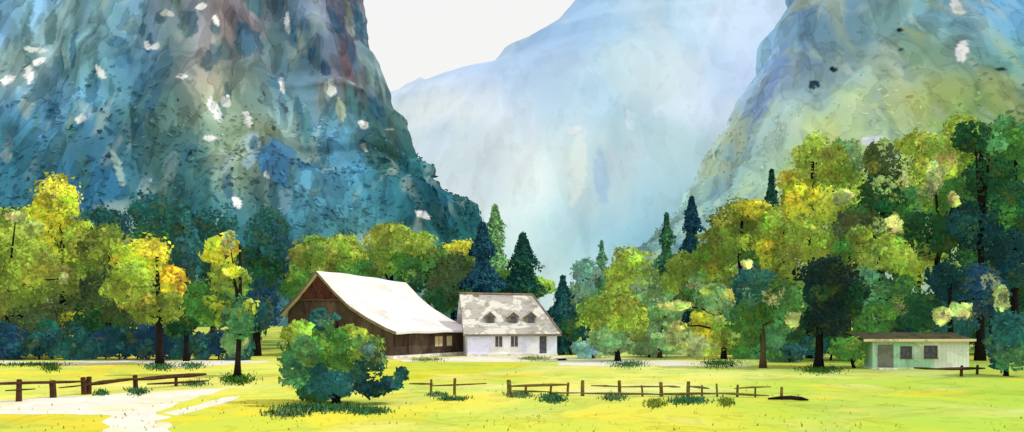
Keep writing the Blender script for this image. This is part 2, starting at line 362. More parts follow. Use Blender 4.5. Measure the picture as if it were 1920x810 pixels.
spur('right_mountain', -1, 600.0, [(1570,-260),(1520,-90),(1488,0),(1440,90),(1400,180),(1362,260),(1335,318),(1290,385),(1240,432),(1180,480),(1120,530),(1080,590)],
     150.0, lambda z: np.interp(z, [-4, 60, 120, 190, 300], [400, 270, 190, 110, 50]), 300.0, 430.0, 240, 200, 320, right_ctrl, 17.0, 0.84, M_right, 11.0, 55.0, right_marks, 12.0, 21, stroke=0.85, jag=(6.0, 16.0), wood=(14000, 120, 1.7, 'pale green wood climbing the right slope'))

M_mid = wash_material('valley_slope', scale=0.008, stretch=(1.5, 0.3, 0.7), rot=(0, R(25), 0), world=True, self_glow=0.62, self_glow_gain=1.0, grain=0.05, grain_scale=0.3,
    dist=0.15, detail=2,
    layers=((1.4, 0.55, 0.045, 0.012), (3.2, 0.57, 0.05, 0.015), (7.0, 0.62, 0.05, 0.02)), soft_edge=0.03, tints=((0.8, 0.54, 0.3, (165, 205, 235)), (1.4, 0.6, 0.25, (232, 238, 232))), bump=0.3, bump_scale=0.1)
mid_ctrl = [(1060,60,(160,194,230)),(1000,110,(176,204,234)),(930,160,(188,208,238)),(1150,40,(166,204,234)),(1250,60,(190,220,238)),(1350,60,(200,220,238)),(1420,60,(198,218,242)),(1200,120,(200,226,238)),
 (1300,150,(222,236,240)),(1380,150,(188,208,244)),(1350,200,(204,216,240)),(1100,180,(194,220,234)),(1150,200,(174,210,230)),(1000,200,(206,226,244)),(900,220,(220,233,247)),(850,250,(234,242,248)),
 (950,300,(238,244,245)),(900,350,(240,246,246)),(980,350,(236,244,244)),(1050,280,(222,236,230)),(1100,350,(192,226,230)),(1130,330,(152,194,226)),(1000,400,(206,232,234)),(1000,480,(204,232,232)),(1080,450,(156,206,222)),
 (1200,300,(196,220,226)),(1250,350,(170,206,216)),(1200,420,(132,186,208)),(1050,520,(212,234,230)),(1300,300,(170,200,200))]  # the pale spots paint valley mist into the slope colour
mid_marks = [(1085,310,16,80,-8,(228,240,236),0.7),(1075,240,16,9,0,(240,244,242),0.6),(1330,70,8,90,-24,(222,230,244),0.5),(1180,230,8,26,0,(215,232,240),0.6),(1128,330,14,60,0,(140,185,225),0.6)]
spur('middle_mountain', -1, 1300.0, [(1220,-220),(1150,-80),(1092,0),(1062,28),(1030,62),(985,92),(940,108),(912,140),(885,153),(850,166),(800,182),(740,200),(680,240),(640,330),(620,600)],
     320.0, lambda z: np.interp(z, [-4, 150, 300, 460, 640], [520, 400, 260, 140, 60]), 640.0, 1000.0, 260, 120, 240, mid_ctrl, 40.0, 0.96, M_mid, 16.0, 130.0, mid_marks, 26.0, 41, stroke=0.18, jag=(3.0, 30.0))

# the pale ridge closing the valley
M_far = wash_material('far_ridge', scale=0.006, world=True, self_glow=0.7, self_glow_gain=1.0, grain=0.04, grain_scale=0.2,
    layers=((1.0, 0.55, 0.03, 0.04), (2.6, 0.57, 0.03, 0.05)), tints=((1.2, 0.55, 0.3, (240, 242, 245)),), bump=0.2, bump_scale=0.06)
def ridge():
    Y0, Yf = 2600.0, 1900.0
    prof = [(400,200),(640,190),(700,176),(725,168),(745,164),(762,152),(778,146),(790,138),(802,146),(830,150),(862,158),(890,152),(940,160),(1050,120),(1250,60),(1500,40)]
    xs = np.linspace(400, 1500, 420); pr = np.interp(xs, [p[0] for p in prof], [p[1] for p in prof])
    pr = pr+5*(fbm(xs/14.0, 0, 0, 3, 5)-0.5)
    t = np.linspace(-0.12, 1, 90)
    T, XX = np.meshgrid(t, (xs-CX)/F*Y0, indexing='ij')
    top = CAM_H+(HY-pr)/F*Y0
    Z = top[None, :]*np.where(T < 0, 1+2.5*T, (1-T)**1.15)-4
    Y = Y0-T*(Y0-Yf)
    d = fbm(XX/160, Y/160, Z/300, 4, 77)-0.5
    Y = Y+d*140*np.clip(T*4, 0, 1)
    ctrl = [(740,175,(214,224,242)),(790,160,(190,208,238)),(850,180,(198,214,240)),(800,250,(216,228,246)),(820,330,(228,236,246)),(900,160,(214,224,244)),(860,400,(234,240,242)),(960,300,(226,236,240))]  # pale blues paint the airy distance into the ridge colour
    W = [at(a_, b_, 2500) for a_, b_, _ in ctrl]
    C = spread(XX, Z, [(p.x, p.z) for p in W], [lin(c_) for *_, c_ in ctrl], 90)
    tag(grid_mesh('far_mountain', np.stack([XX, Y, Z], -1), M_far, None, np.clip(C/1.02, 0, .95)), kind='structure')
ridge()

# ---------------------------------------------------------------- meadow and paths
M_field = wash_material('meadow_grass', scale=0.12, stretch=(1, 0.8, 1), world=True, grain=0.12, grain_scale=5.0,
    layers=((1.0, 0.55, 0.07, 0.06), (2.2, 0.58, 0.08, 0.10), (6, 0.62, 0.09, 0.10)), tints=((1.3, 0.57, 0.45, (240, 212, 70)), (1.0, 0.58, 0.35, (245, 240, 170)), (1.6, 0.53, 0.5, (172, 204, 92))), bump=0.35, bump_scale=2.5)
GE = 1.20
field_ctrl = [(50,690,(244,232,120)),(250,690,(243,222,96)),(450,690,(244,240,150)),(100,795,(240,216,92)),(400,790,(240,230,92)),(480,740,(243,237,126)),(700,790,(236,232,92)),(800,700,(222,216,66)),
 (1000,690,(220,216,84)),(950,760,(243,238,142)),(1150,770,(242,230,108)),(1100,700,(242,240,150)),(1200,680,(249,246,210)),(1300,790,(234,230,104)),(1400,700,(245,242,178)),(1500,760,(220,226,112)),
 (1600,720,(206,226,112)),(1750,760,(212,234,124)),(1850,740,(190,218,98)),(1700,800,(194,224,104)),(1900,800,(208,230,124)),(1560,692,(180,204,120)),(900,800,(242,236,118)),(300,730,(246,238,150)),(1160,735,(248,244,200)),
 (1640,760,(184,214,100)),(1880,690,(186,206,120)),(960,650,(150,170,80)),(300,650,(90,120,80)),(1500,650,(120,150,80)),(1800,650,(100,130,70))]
def meadow():
    xs = np.unique(np.concatenate([np.linspace(-70, 70, 300), -np.geomspace(70, 6000, 40), np.geomspace(70, 6000, 40)]))
    ys = np.unique(np.concatenate([np.linspace(25, 112, 200), np.geomspace(112, 7000, 40), np.linspace(-60, 25, 20), [-600]]))
    X, Y = np.meshgrid(xs, ys, indexing='xy')
    Z = np.zeros_like(X)
    W = [gnd(a, b) for a, b, _ in field_ctrl]
    wx = 5*(fbm(X/7, Y/7, 0, 3, 31)-0.5); wy = 8*(fbm(X/7, Y/7, 3, 3, 33)-0.5)
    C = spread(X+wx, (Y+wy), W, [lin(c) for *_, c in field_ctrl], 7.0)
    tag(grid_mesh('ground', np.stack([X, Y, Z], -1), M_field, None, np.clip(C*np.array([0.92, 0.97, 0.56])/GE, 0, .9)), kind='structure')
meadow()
M_path = wash_material('pale_gravel', (252, 248, 234), 1.3, scale=0.25, world=True, grain=0.05, grain_scale=8, layers=((1.0, 0.58, 0.05, 0.05),), tints=((0.8, 0.52, 0.55, (244, 236, 168)), (2.2, 0.6, 0.4, (240, 226, 150))), bump=0.2, bump_scale=5)
def sheet(name, outline, z, mat, jag=0.35, seed=3):
    P = [gnd(*p) for p in outline]; pts = []
    for i in range(len(P)):
        a, b = P[i], P[(i+1) % len(P)]
        n = max(2, int(math.hypot(b[0]-a[0], b[1]-a[1])/0.5))
        for k in range(n):
            t = k/n; x, y = a[0]+(b[0]-a[0])*t, a[1]+(b[1]-a[1])*t
            j = jag
            pts.append((x+j*(float(vnoise(x*0.8, y*0.8, seed))-0.5)*2, y+2*j*(float(vnoise(x*0.8, y*0.8, seed+9.5))-0.5)*2, z))
    MBo = MB().poly(pts); o = MBo.build(name, mat)
    return tag(o, kind='structure')
sheet('path', [(-120,752),(0,750),(90,745),(200,740),(300,733),(380,728),(452,727),(400,736),(338,752),(306,772),(304,790),(326,812),(345,850),(180,850),(204,812),(212,785),(190,777),(100,776),(0,777),(-120,780)], 0.004, M_path, 0.5)
sheet('side_path', [(300,776),(360,762),(420,745),(448,742),(440,750),(380,768),(330,779)], 0.004, M_path, 0.15, 5)
sheet('verge', [(-80,676),(100,678),(230,674),(300,676),(430,676),(520,678),(440,684),(330,690),(240,681),(90,684),(-80,682)], 0.004, M_path, 0.4, 6)
sheet('farm_track', [(1040,672),(1150,673),(1260,676),(1330,681),(1420,685),(1400,688),(1300,686),(1180,686),(1050,685)], 0.004, M_path, 0.35, 8)
sheet('farmyard', [(735,673),(872,668),(1060,668),(1062,676),(960,679),(760,678)], 0.004, M_path, 0.2, 11)

# ---------------------------------------------------------------- foliage
PAL = dict(cream=(214,220,142), yellow=(210,210,72), lime=(160,184,76), olive=(128,146,62), green=(82,134,62), dark=(42,88,54), teal=(48,100,94), navy=(38,76,100), black=(34,56,48), sage=(132,168,112),
           aqua=(124,168,154), gold=(222,194,62), brown=(78,98,60), pale=(196,208,140), deep=(30,70,72), mint=(92,150,98))
LE = 0.47
M_leaf = wash_material('leaves', scale=0.55, world=True, translucent=0.5, blob_normals=True, self_glow=0.32, self_glow_gain=0.70, grain=0.10, grain_scale=4.0,
    layers=((0.45, 0.52, 0.28, 0.08), (1.1, 0.55, 0.26, 0.12), (2.3, 0.6, 0.2, 0.1)), tints=((0.8, 0.56, 0.26, (48, 98, 88)), (1.1, 0.60, 0.34, (176, 200, 88))))  # leaves emit their own colour to brighten the shaded crowns
M_needle = wash_material('needles', scale=0.7, world=True, translucent=0.2, blob_normals=True, self_glow=0.12, self_glow_gain=0.6, grain=0.12, grain_scale=6.0,
    layers=((1.0, 0.54, 0.25, 0.12), (2.4, 0.58, 0.2, 0.12)), tints=((0.8, 0.56, 0.35, (26, 84, 110)),))  # needles also emit a little of their own colour
M_bark = wash_material('bark', (44, 38, 40), 0.9, scale=1.5, stretch=(1, 1, 0.3), grain=0.2, grain_scale=10, bump=0.6, bump_scale=6)
M_bark2 = wash_material('brown_bark', (96, 84, 66), 0.9, scale=1.5, stretch=(1, 1, 0.3), grain=0.2, grain_scale=10, bump=0.6, bump_scale=6)

def cloud(lobes, dab, dens, lump=0.36, clumps=13):
    """points, outward directions, sizes and colours over a cluster of leafy lobes (x,y,z,rx,ry,rz,colour)"""
    Ps, Ns, Ss, Cs = [], [], [], []
    for (x, y, z, rx, ry, rz, c) in lobes:
        base = lin(c)
        ctr = np.array((x, y, z)); rad = np.array((rx, ry, rz))
        subs = [(ctr, rad*0.80, 0.0)]
        for k in range(clumps):
            d = rng.normal(0, 1, 3); d /= np.linalg.norm(d)
            subs.append((ctr+d*rad*rng.uniform(0.5, 0.85), rad*rng.uniform(lump*0.7, lump*1.25)*np.array((1, 1, rng.uniform(0.75, 1.0))), 1.0))
        for (sc_, sr, var) in subs:
            area = 4*math.pi*((sr[0]*sr[1])**1.6+(sr[0]*sr[2])**1.6+(sr[1]*sr[2])**1.6)**(1/1.6)/3**(1/1.6)
            n = int(dens*area/(dab*dab))+10
            d = rng.normal(0, 1, (n, 3)); d /= np.linalg.norm(d, axis=1, keepdims=True)
            r = 1-0.42*rng.random((n, 1))**2.4; out_ = rng.random((n, 1)) < 0.17; r = np.where(out_, rng.uniform(1.0, 1.28, (n, 1)), r)
            r = r*(0.82+0.36*fbm(d[:, 0:1]*2+x, d[:, 1:2]*2+y, d[:, 2:3]*2+z, 2, 5))
            p = sc_+d*sr*r
            if var and rng.random() < 0.30: base_ = 0.45*base+0.55*lin(lobes[rng.integers(len(lobes))][6])
            else: base_ = base
            b = base_*rng.uniform(0.74, 1.30)*(1+0.12*rng.normal(0, 1, 3)) if var else base*0.9
            cc_ = b[None, :]*np.exp(rng.normal(0, 0.08, (n, 1)))*(1+0.03*rng.normal(0, 1, (n, 3)))
            nn = 0.5*d+0.4*(p-ctr)/rad; nn /= np.linalg.norm(nn, axis=1, keepdims=True)+1e-9
            Ps.append(p); Ns.append(nn); Ss.append(dab*np.exp(rng.normal(-0.1, 0.33, n))); Cs.append(cc_)
    return np.concatenate(Ps), np.concatenate(Ns), np.concatenate(Ss), np.clip(np.concatenate(Cs), 0.004, 0.85)

def lobes_at(spec, Y, org, fl=0.85):
    out = []
    for i, e_ in enumerate(spec):
        px, py, rx, ry, c = e_[:5]
        yy = Y+(e_[5] if len(e_) > 5 else rnd.uniform(-1.2, 1.2)); p = at(px, py, yy); s = yy/F
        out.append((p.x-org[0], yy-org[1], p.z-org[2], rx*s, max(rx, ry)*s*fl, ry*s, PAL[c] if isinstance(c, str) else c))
    return out

def trunk_mesh(org, H, rad, lobes, parent, mat, lean=0.0):
    m = MB(); pts, rr = [], []
    for k in range(8):
        t = k/7; pts.append((lean*t*t+0.12*math.sin(3*t+org[0]), 0.1*math.sin(4*t+org[0]*2), -0.1+t*H)); rr.append(rad*(1.35 if k == 0 else 1.0-0.62*t))
    m.tube(pts, rr, 9, 0.18)
    for i, l in enumerate(lobes[:6]):
        q = Vector((l[0], l[1], l[2])); t0 = rnd.uniform(0.45, 0.8); b = Vector((lean*t0*t0, 0, t0*H))
        if q.z < b.z: b.z = max(0.3*H, q.z-0.5)
        mid = b.lerp(q, 0.5)+Vector((0, 0, 0.3))
        m.tube([b, mid, q], [rad*0.45, rad*0.3, rad*0.12], 6, 0.15)
    return m.build('trunk', mat, parent, smooth_f=True)

def tree(name, label, cat, tx, base, spec, tw=12, group=None, Y=None, dab=0.24, dens=0.78, bark=None, lump=0.36, lean=0.0):
    if Y is None: Y = gy(base)
    x = (tx-CX)/F*Y; org = (x, Y, 0.0)
    o = empty(name, org, label, cat, group)
    lb = lobes_at(spec, Y, org)
    H = max(l[2] for l in lb)
    trunk_mesh(org, H, tw/2*Y/F, lb, o, bark or M_bark, lean)
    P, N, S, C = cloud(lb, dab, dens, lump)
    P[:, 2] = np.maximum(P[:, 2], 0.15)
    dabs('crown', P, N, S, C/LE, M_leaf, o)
    return o

def conifer(label, tx, top, width, Y, c, dark=None, group='dark pointed conifers', steps=5, bottom=0.06, name='conifer'):
    p = at(tx, top, Y); org = (p.x, Y, 0.0); H = p.z; Rm = width/2*Y/F
    o = empty(name, org, label, 'conifer', group)
    MB().tube([(0, 0, -0.1), (0.05, 0, H*0.5), (0, 0, H*0.97)], [Rm*0.14, Rm*0.09, 0.03], 8, 0.2).build('trunk', M_bark, o, smooth_f=True)
    Rm *= 1.25; n = int(5200*(H*Rm/18.0)**0.8)+900
    t = bottom+(1-bottom)*rng.random(n)**1.25
    saw = (t*steps+0.1*rng.normal(0, 1, n)) % 1.0
    env = np.clip((1-t), 0, 1)**0.68*(0.30+0.75*(1-saw))*(0.6+0.8*vnoise(t*11+tx, 0, 0, 3))+0.05
    a = rng.uniform(0, 2*np.pi, n); side = 0.6+0.8*vnoise(np.cos(a)*1.6+tx, np.sin(a)*1.6, t*6, 9)
    r = Rm*env*side*np.sqrt(rng.uniform(0.12, 1, n))
    P = np.stack([r*np.cos(a), r*np.sin(a), H*t-0.12*r], 1)
    N = np.stack([np.cos(a), np.sin(a), np.full(n, 0.45)], 1); N /= np.linalg.norm(N, axis=1, keepdims=True)
    c0, c1 = lin(PAL[c]), lin(PAL[dark or c])
    f = vnoise(np.cos(a)*2+tx, np.sin(a)*2, t*8, 4)[:, None]
    C = (c0*f+c1*(1-f))*np.exp(rng.normal(0, 0.16, (n, 1)))
    dabs('crown', P, N, 0.22*np.exp(rng.normal(-0.1, 0.3, n)), C/LE, M_needle, o, cup=0.3, jit=0.6)
    return o

GL, GB, GR = 'leafy trees left of the barn', 'trees behind the barn and house', 'leafy trees on the right side'
# --- left of the barn
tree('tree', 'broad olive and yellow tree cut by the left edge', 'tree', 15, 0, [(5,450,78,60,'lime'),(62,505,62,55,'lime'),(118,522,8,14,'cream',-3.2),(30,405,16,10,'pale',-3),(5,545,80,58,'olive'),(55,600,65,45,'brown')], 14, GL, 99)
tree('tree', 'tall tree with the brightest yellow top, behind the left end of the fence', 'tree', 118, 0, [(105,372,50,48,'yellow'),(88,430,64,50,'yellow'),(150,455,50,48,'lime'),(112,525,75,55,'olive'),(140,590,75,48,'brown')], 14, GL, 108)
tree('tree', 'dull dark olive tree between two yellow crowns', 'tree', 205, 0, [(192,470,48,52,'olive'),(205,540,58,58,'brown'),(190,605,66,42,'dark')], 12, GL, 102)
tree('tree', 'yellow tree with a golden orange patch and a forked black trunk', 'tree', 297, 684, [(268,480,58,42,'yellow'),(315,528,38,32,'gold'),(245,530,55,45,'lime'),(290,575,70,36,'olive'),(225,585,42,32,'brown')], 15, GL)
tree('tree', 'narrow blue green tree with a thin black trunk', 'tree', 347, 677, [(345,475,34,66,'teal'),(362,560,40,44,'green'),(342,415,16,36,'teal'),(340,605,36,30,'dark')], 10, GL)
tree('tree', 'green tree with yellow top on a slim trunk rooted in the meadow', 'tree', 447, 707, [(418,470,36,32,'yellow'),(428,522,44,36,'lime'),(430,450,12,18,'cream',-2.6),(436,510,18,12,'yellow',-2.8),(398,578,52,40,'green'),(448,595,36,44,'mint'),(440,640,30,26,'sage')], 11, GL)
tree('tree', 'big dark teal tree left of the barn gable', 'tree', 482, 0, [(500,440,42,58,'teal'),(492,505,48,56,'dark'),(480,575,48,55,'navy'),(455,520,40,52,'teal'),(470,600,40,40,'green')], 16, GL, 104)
tree('tree', 'hazy blue green tree high behind the golden patch', 'tree', 290, 0, [(285,410,52,55,'teal'),(300,470,60,55,'green')], 12, GL, 138, dab=0.30)
tree('tree', 'dusky teal tree behind the slim trunk tree', 'tree', 400, 0, [(395,430,52,46,'teal'),(410,490,56,55,'dark')], 12, GL, 140, dab=0.30)
tree('tree', 'dusky teal tree in front of the blue foot of the cliff', 'tree', 200, 0, [(195,425,52,42,'teal'),(190,480,60,50,'green')], 12, GL, 136, dab=0.30)
tree('tree', 'small bluish tree behind the far left crown', 'tree', 30, 0, [(20,420,40,40,'teal'),(40,470,50,50,'green')], 12, GL, 134, dab=0.30)
# the dark hedge
def hedge():
    Y = 97.0; x0, x1 = (-60-CX)/F*Y, (455-CX)/F*Y; org = ((x0+x1)/2, Y, 0)
    o = empty('hedge', org, 'long dark blue hedge along the foot of the left trees', 'hedge')
    sp = []
    for k in range(17):
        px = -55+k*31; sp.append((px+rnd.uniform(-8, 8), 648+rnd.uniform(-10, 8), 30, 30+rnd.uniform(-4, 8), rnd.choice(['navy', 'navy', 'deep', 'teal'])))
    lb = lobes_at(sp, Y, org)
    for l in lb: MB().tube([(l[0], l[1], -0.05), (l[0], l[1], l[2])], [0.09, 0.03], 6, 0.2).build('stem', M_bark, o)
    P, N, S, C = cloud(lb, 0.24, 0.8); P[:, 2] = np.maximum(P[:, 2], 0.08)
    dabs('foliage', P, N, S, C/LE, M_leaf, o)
hedge()
# --- behind the buildings
tree('tree', 'olive tree behind the peak of the barn gable', 'tree', 585, 0, [(580,490,50,45,'olive'),(560,530,45,45,'green'),(610,470,36,28,'lime')], 12, GB, 119)
tree('tree', 'light green tree over the left part of the barn ridge', 'tree', 650, 0, [(645,475,50,40,'lime'),(660,515,50,36,'green'),(625,510,40,36,'olive')], 12, GB, 123)
tree('tree', 'yellow green tree over the middle of the barn ridge', 'tree', 735, 0, [(738,452,50,38,'lime'),(705,490,46,36,'olive'),(762,495,48,40,'green')], 12, GB, 128)
tree('tree', 'mid green tree over the right part of the barn ridge', 'tree', 805, 0, [(808,500,42,42,'green'),(788,458,38,28,'lime'),(775,525,36,34,'dark')], 12, GB, 126)
tree('tree', 'brownish tree filling the dip between the two roofs', 'tree', 848, 0, [(848,515,42,48,'brown'),(832,560,42,30,'dark'),(868,545,34,36,'green')], 12, GB, 120)
tree('tree', 'yellow tree top left of the first conifer', 'tree', 862, 0, [(862,470,42,22,'yellow'),(850,490,36,30,'sage')], 10, GB, 133)
conifer('pale feathery olive conifer standing against the foot of the cliff', 928, 384, 92, 150, 'sage', 'mint', 'pale conifers', 7)
conifer('tallest dark blue conifer above the left end of the house roof', 905, 418, 92, 117, 'navy', 'deep', steps=4)
conifer('dark green conifer above the middle of the house roof', 980, 438, 96, 118, 'deep', 'dark', steps=4)
tree('tree', 'low green bush between the two conifers behind the house', 'bush', 945, 0, [(942,530,44,24,'green'),(1000,540,40,20,'lime'),(925,545,40,20,'dark')], 8, GB, 121)
conifer('dark teal conifer beside the right end of the house', 1055, 518, 74, 108, 'teal', 'deep', steps=4)
tree('shrub', 'dark green shrub at the right corner of the house', 'shrub', 1070, 0, [(1068,615,24,26,'dark'),(1085,600,22,40,'teal')], 6, None, 106, dab=0.3)
# --- right side
conifer('thin pale aqua conifer far down the valley', 1128, 452, 40, 150, 'aqua', 'mint', 'pale conifers', 5)
tree('tree', 'pale aqua tree right of the house conifer', 'tree', 1095, 0, [(1098,520,32,42,'aqua'),(1088,570,36,44,'sage'),(1115,560,30,40,'mint')], 9, GR, 128)
tree('tree', 'round yellow green tree with a short black trunk', 'tree', 1160, 677, [(1150,588,56,50,'lime'),(1192,600,26,42,'olive'),(1145,636,52,26,'sage'),(1130,590,30,36,'yellow')], 11, GR)
tree('tree', 'tall light green tree behind the round yellow green one', 'tree', 1195, 0, [(1188,500,46,44,'lime'),(1212,545,40,48,'sage'),(1165,530,34,34,'lime')], 11, GR, 118)
conifer('grey green conifer left of the darker pointed pair', 1250, 400, 58, 124, 'teal', 'green', steps=5)
conifer('darkest blue conifer rising against the pale slope', 1297, 370, 62, 121, 'deep', 'navy', steps=5)
tree('tree', 'small pale sage tree with a leaning stem in front of the conifers', 'tree', 1235, 671, [(1245,588,44,34,'sage'),(1272,636,50,24,'pale'),(1222,622,38,30,'sage')], 9, GR, bark=M_bark2, lean=0.9)
tree('tree', 'bright yellow tree on a black trunk in front of the dark wood', 'tree', 1355, 673, [(1328,598,36,42,'yellow'),(1372,616,40,36,'lime'),(1342,560,44,30,'sage'),(1310,560,40,34,'green'),(1270,572,34,8,'cream',-2.0),(1268,612,16,12,'cream',-2.2)], 11, GR)
tree('tree', 'olive domed tree with a yellow shoulder below the slope', 'tree', 1390, 0, [(1378,430,54,50,'olive'),(1420,470,52,48,'green'),(1340,470,42,46,'olive'),(1405,392,44,22,'yellow')], 13, GR, 113)
tree('tree', 'dark teal tree on a brown trunk left of the black domed tree', 'tree', 1428, 690, [(1412,540,54,48,'teal'),(1462,568,44,52,'green'),(1488,600,12,16,'cream',-2.8),(1400,495,10,9,'cream',-3.0),(1400,600,46,44,'green'),(1440,620,40,36,'mint')], 12, GR, bark=M_bark2)
conifer('tall thin conifer left of the big yellow tree', 1447, 318, 58, 117, 'deep', 'dark', steps=5)
tree('tree', 'largest bright yellow tree high on the right', 'tree', 1522, 0, [(1532,298,50,52,'lime'),(1500,370,42,58,'yellow'),(1560,380,46,56,'lime'),(1512,450,50,46,'lime'),(1575,320,32,36,'olive')], 16, GR, 99)
tree('tree', 'tall tree with blunt dark brownish top', 'tree', 1655, 0, [(1657,308,40,48,'brown'),(1650,370,46,48,'dark'),(1608,420,52,42,'brown'),(1692,415,36,46,'green'),(1678,420,16,18,'cream',-2.8),(1610,440,22,16,'lime',-2.8),(1580,370,20,16,'pale',-2.4),(1650,450,50,40,'olive')], 16, GR, 98)
tree('tree', 'heavy black green domed tree at the meadow edge', 'tree', 1535, 689, [(1540,530,60,48,'black'),(1545,590,64,50,'black'),(1502,575,38,46,'dark'),(1585,560,40,50,'dark')], 17, GR)
tree('tree', 'yellow green tree between the black dome and the shed', 'tree', 1650, 0, [(1662,475,52,42,'lime'),(1632,545,46,46,'mint'),(1692,555,44,42,'green'),(1640,600,50,34,'green')], 13, GR, 93)
tree('tree', 'light green tree with open crown and bent dark limbs', 'tree', 1760, 0, [(1752,300,44,54,'lime'),(1782,375,52,56,'green'),(1788,375,10,14,'cream',-3.4),(1752,330,14,30,'pale',-2.8),(1742,440,54,48,'dark'),(1800,300,36,44,'lime')], 15, GR, 97)
tree('tree', 'very dark tree with ragged top right of the open crown', 'tree', 1838, 0, [(1828,258,36,34,'dark'),(1852,335,50,54,'dark'),(1822,425,54,54,'deep'),(1860,270,30,30,'mint')], 16, GR, 95)
tree('tree', 'deep green tree cut by the right edge', 'tree', 1905, 0, [(1902,285,46,52,'green'),(1902,385,48,56,'dark'),(1900,480,52,56,'deep')], 16, GR, 95.5)
tree('tree', 'dark teal tree standing right behind the shed roof', 'tree', 1780, 0, [(1785,530,52,44,'deep'),(1728,585,48,40,'dark'),(1840,545,46,56,'navy'),(1768,590,22,16,'cream',-3.4),(1800,580,22,14,'pale',-3.2),(1878,560,14,26,'pale',-3.2),(1790,600,50,34,'teal')], 14, GR, 90)
tree('shrub', 'blue green bush at the right end of the shed', 'bush', 1890, 705, [(1888,620,34,44,'teal'),(1900,665,34,38,'mint'),(1872,660,22,36,'teal')], 9, None, dab=0.22)
tree('shrub', 'light green bush left of the shed door', 'bush', 1600, 690, [(1592,655,34,26,'green'),(1618,668,24,18,'lime')], 7, None, dab=0.22)
GBK = 'paler trees deeper in the wood on the right'
for (tx, Y, sp, lab) in (
    (1468, 111, [(1462,425,48,48,'lime'),(1472,500,48,56,'olive'),(1440,460,36,36,'yellow')], 'lime tree behind the thin tall conifer'),
    (1592, 112, [(1588,400,46,50,'lime'),(1592,490,52,52,'olive'),(1560,460,40,40,'green')], 'olive lime tree above the black green dome'),
    (1722, 110, [(1712,395,46,52,'mint'),(1722,490,56,56,'lime'),(1700,450,40,40,'olive')], 'lime tree filling the gap above the shed'),
    (1858, 106, [(1862,480,60,60,'green'),(1810,510,50,54,'dark'),(1890,560,50,60,'dark'),(1880,420,46,50,'green')], 'deep green tree behind the right end of the shed'),
    (1305, 118, [(1322,540,48,38,'sage'),(1290,505,38,38,'olive'),(1350,520,40,40,'lime')], 'sage tree under the darkest blue conifer'),
    (1705, 125, [(1700,330,46,46,'pale'),(1718,275,36,36,'lime'),(1690,390,46,46,'lime')], 'pale lime tree between the blunt brown top and the open crown'),
    (1592, 128, [(1592,300,34,44,'sage'),(1600,360,40,46,'lime')], 'pale sage tree right of the largest yellow tree'),
    (1262, 121, [(1258,545,40,38,'lime'),(1240,575,40,34,'sage')], 'lime tree under the grey green conifer'),
    (1800, 118, [(1798,250,36,40,'lime'),(1792,330,44,50,'mint'),(1815,380,40,50,'green')], 'light green tree peeping over between the two tallest right crowns'),
    (1880, 117, [(1884,250,42,36,'mint'),(1880,320,46,50,'green')], 'bluish green tree between the ragged top and the right edge')):
    tree('tree', lab, 'tree', tx, 0, sp, 10, GBK, Y, dab=0.27)
# --- low shrubs along the right tree line
for (tx, base, sp, lab) in (
    (1110, 672, [(1100,655,34,16,'aqua'),(1130,660,26,12,'pale')], 'pale bluish shrub under the aqua tree'),
    (1215, 670, [(1205,655,34,16,'sage'),(1235,650,30,18,'sage')], 'grey green shrub between the round tree and the leaning stem'),
    (1300, 668, [(1292,652,36,18,'pale'),(1325,655,26,14,'lime')], 'light shrub under the bright yellow tree'),
    (1395, 672, [(1392,655,34,20,'green'),(1420,660,24,14,'mint')], 'mid green shrub right of the bright yellow tree near the track'),
    (1560, 676, [(1565,640,40,34,'dark'),(1600,650,34,26,'green'),(1530,648,34,26,'teal')], 'dark shrub in the shade of the black domed tree'),
    (1440, 672, [(1435,640,44,32,'teal'),(1475,630,40,36,'dark'),(1400,640,30,26,'green')], 'deep teal shrub between the brown trunk and the black dome'),
    (1645, 676, [(1640,635,40,32,'dark'),(1680,625,40,30,'deep'),(1610,640,30,30,'green')], 'deep green shrub behind the left end of the shed'),
    (1725, 664, [(1722,600,46,44,'green'),(1690,615,40,36,'dark'),(1760,600,44,44,'dark')], 'deep green shrub rising behind the middle of the shed roof'),
    (1845, 664, [(1840,620,46,44,'dark'),(1880,610,44,50,'teal')], 'teal shrub behind the right end of the shed roof'),
    (1500, 660, [(1500,600,44,50,'green'),(1480,570,40,40,'dark')], 'tall green shrub between the teal tree and the black dome'),
    (1265, 664, [(1262,640,36,26,'sage'),(1300,632,36,28,'lime')], 'sage shrub behind the leaning stem'),
    (1340, 664, [(1345,640,36,26,'lime'),(1372,640,32,28,'green')], 'lime shrub behind the black trunk of the bright yellow tree'),
    (1480, 680, [(1478,660,36,22,'teal'),(1455,668,26,14,'green')], 'teal shrub left of the black domed tree')):
    tree('shrub', lab, 'shrub', tx, base, sp, 5, 'low shrubs along the right trees', dab=0.22)

# --- the round bush in the meadow
tree('bush', 'large round green bush standing alone in front of the barn', 'bush', 632, 757,
     [(580,655,58,52,'green'),(602,598,30,22,'teal'),(558,690,42,40,'mint'),(622,712,62,38,'teal'),(678,650,40,32,'lime'),(692,678,36,42,'teal'),(556,625,32,24,'lime'),(636,655,44,46,'green'),(655,628,32,18,'lime'),
      (700,728,40,18,'deep'),(735,718,24,14,'teal'),(752,702,14,14,'teal'),(590,730,44,24,'dark'),(690,655,12,10,'aqua',-1.4),(575,660,30,30,'mint',-1.5)], 15, None, dab=0.16, dens=0.85)

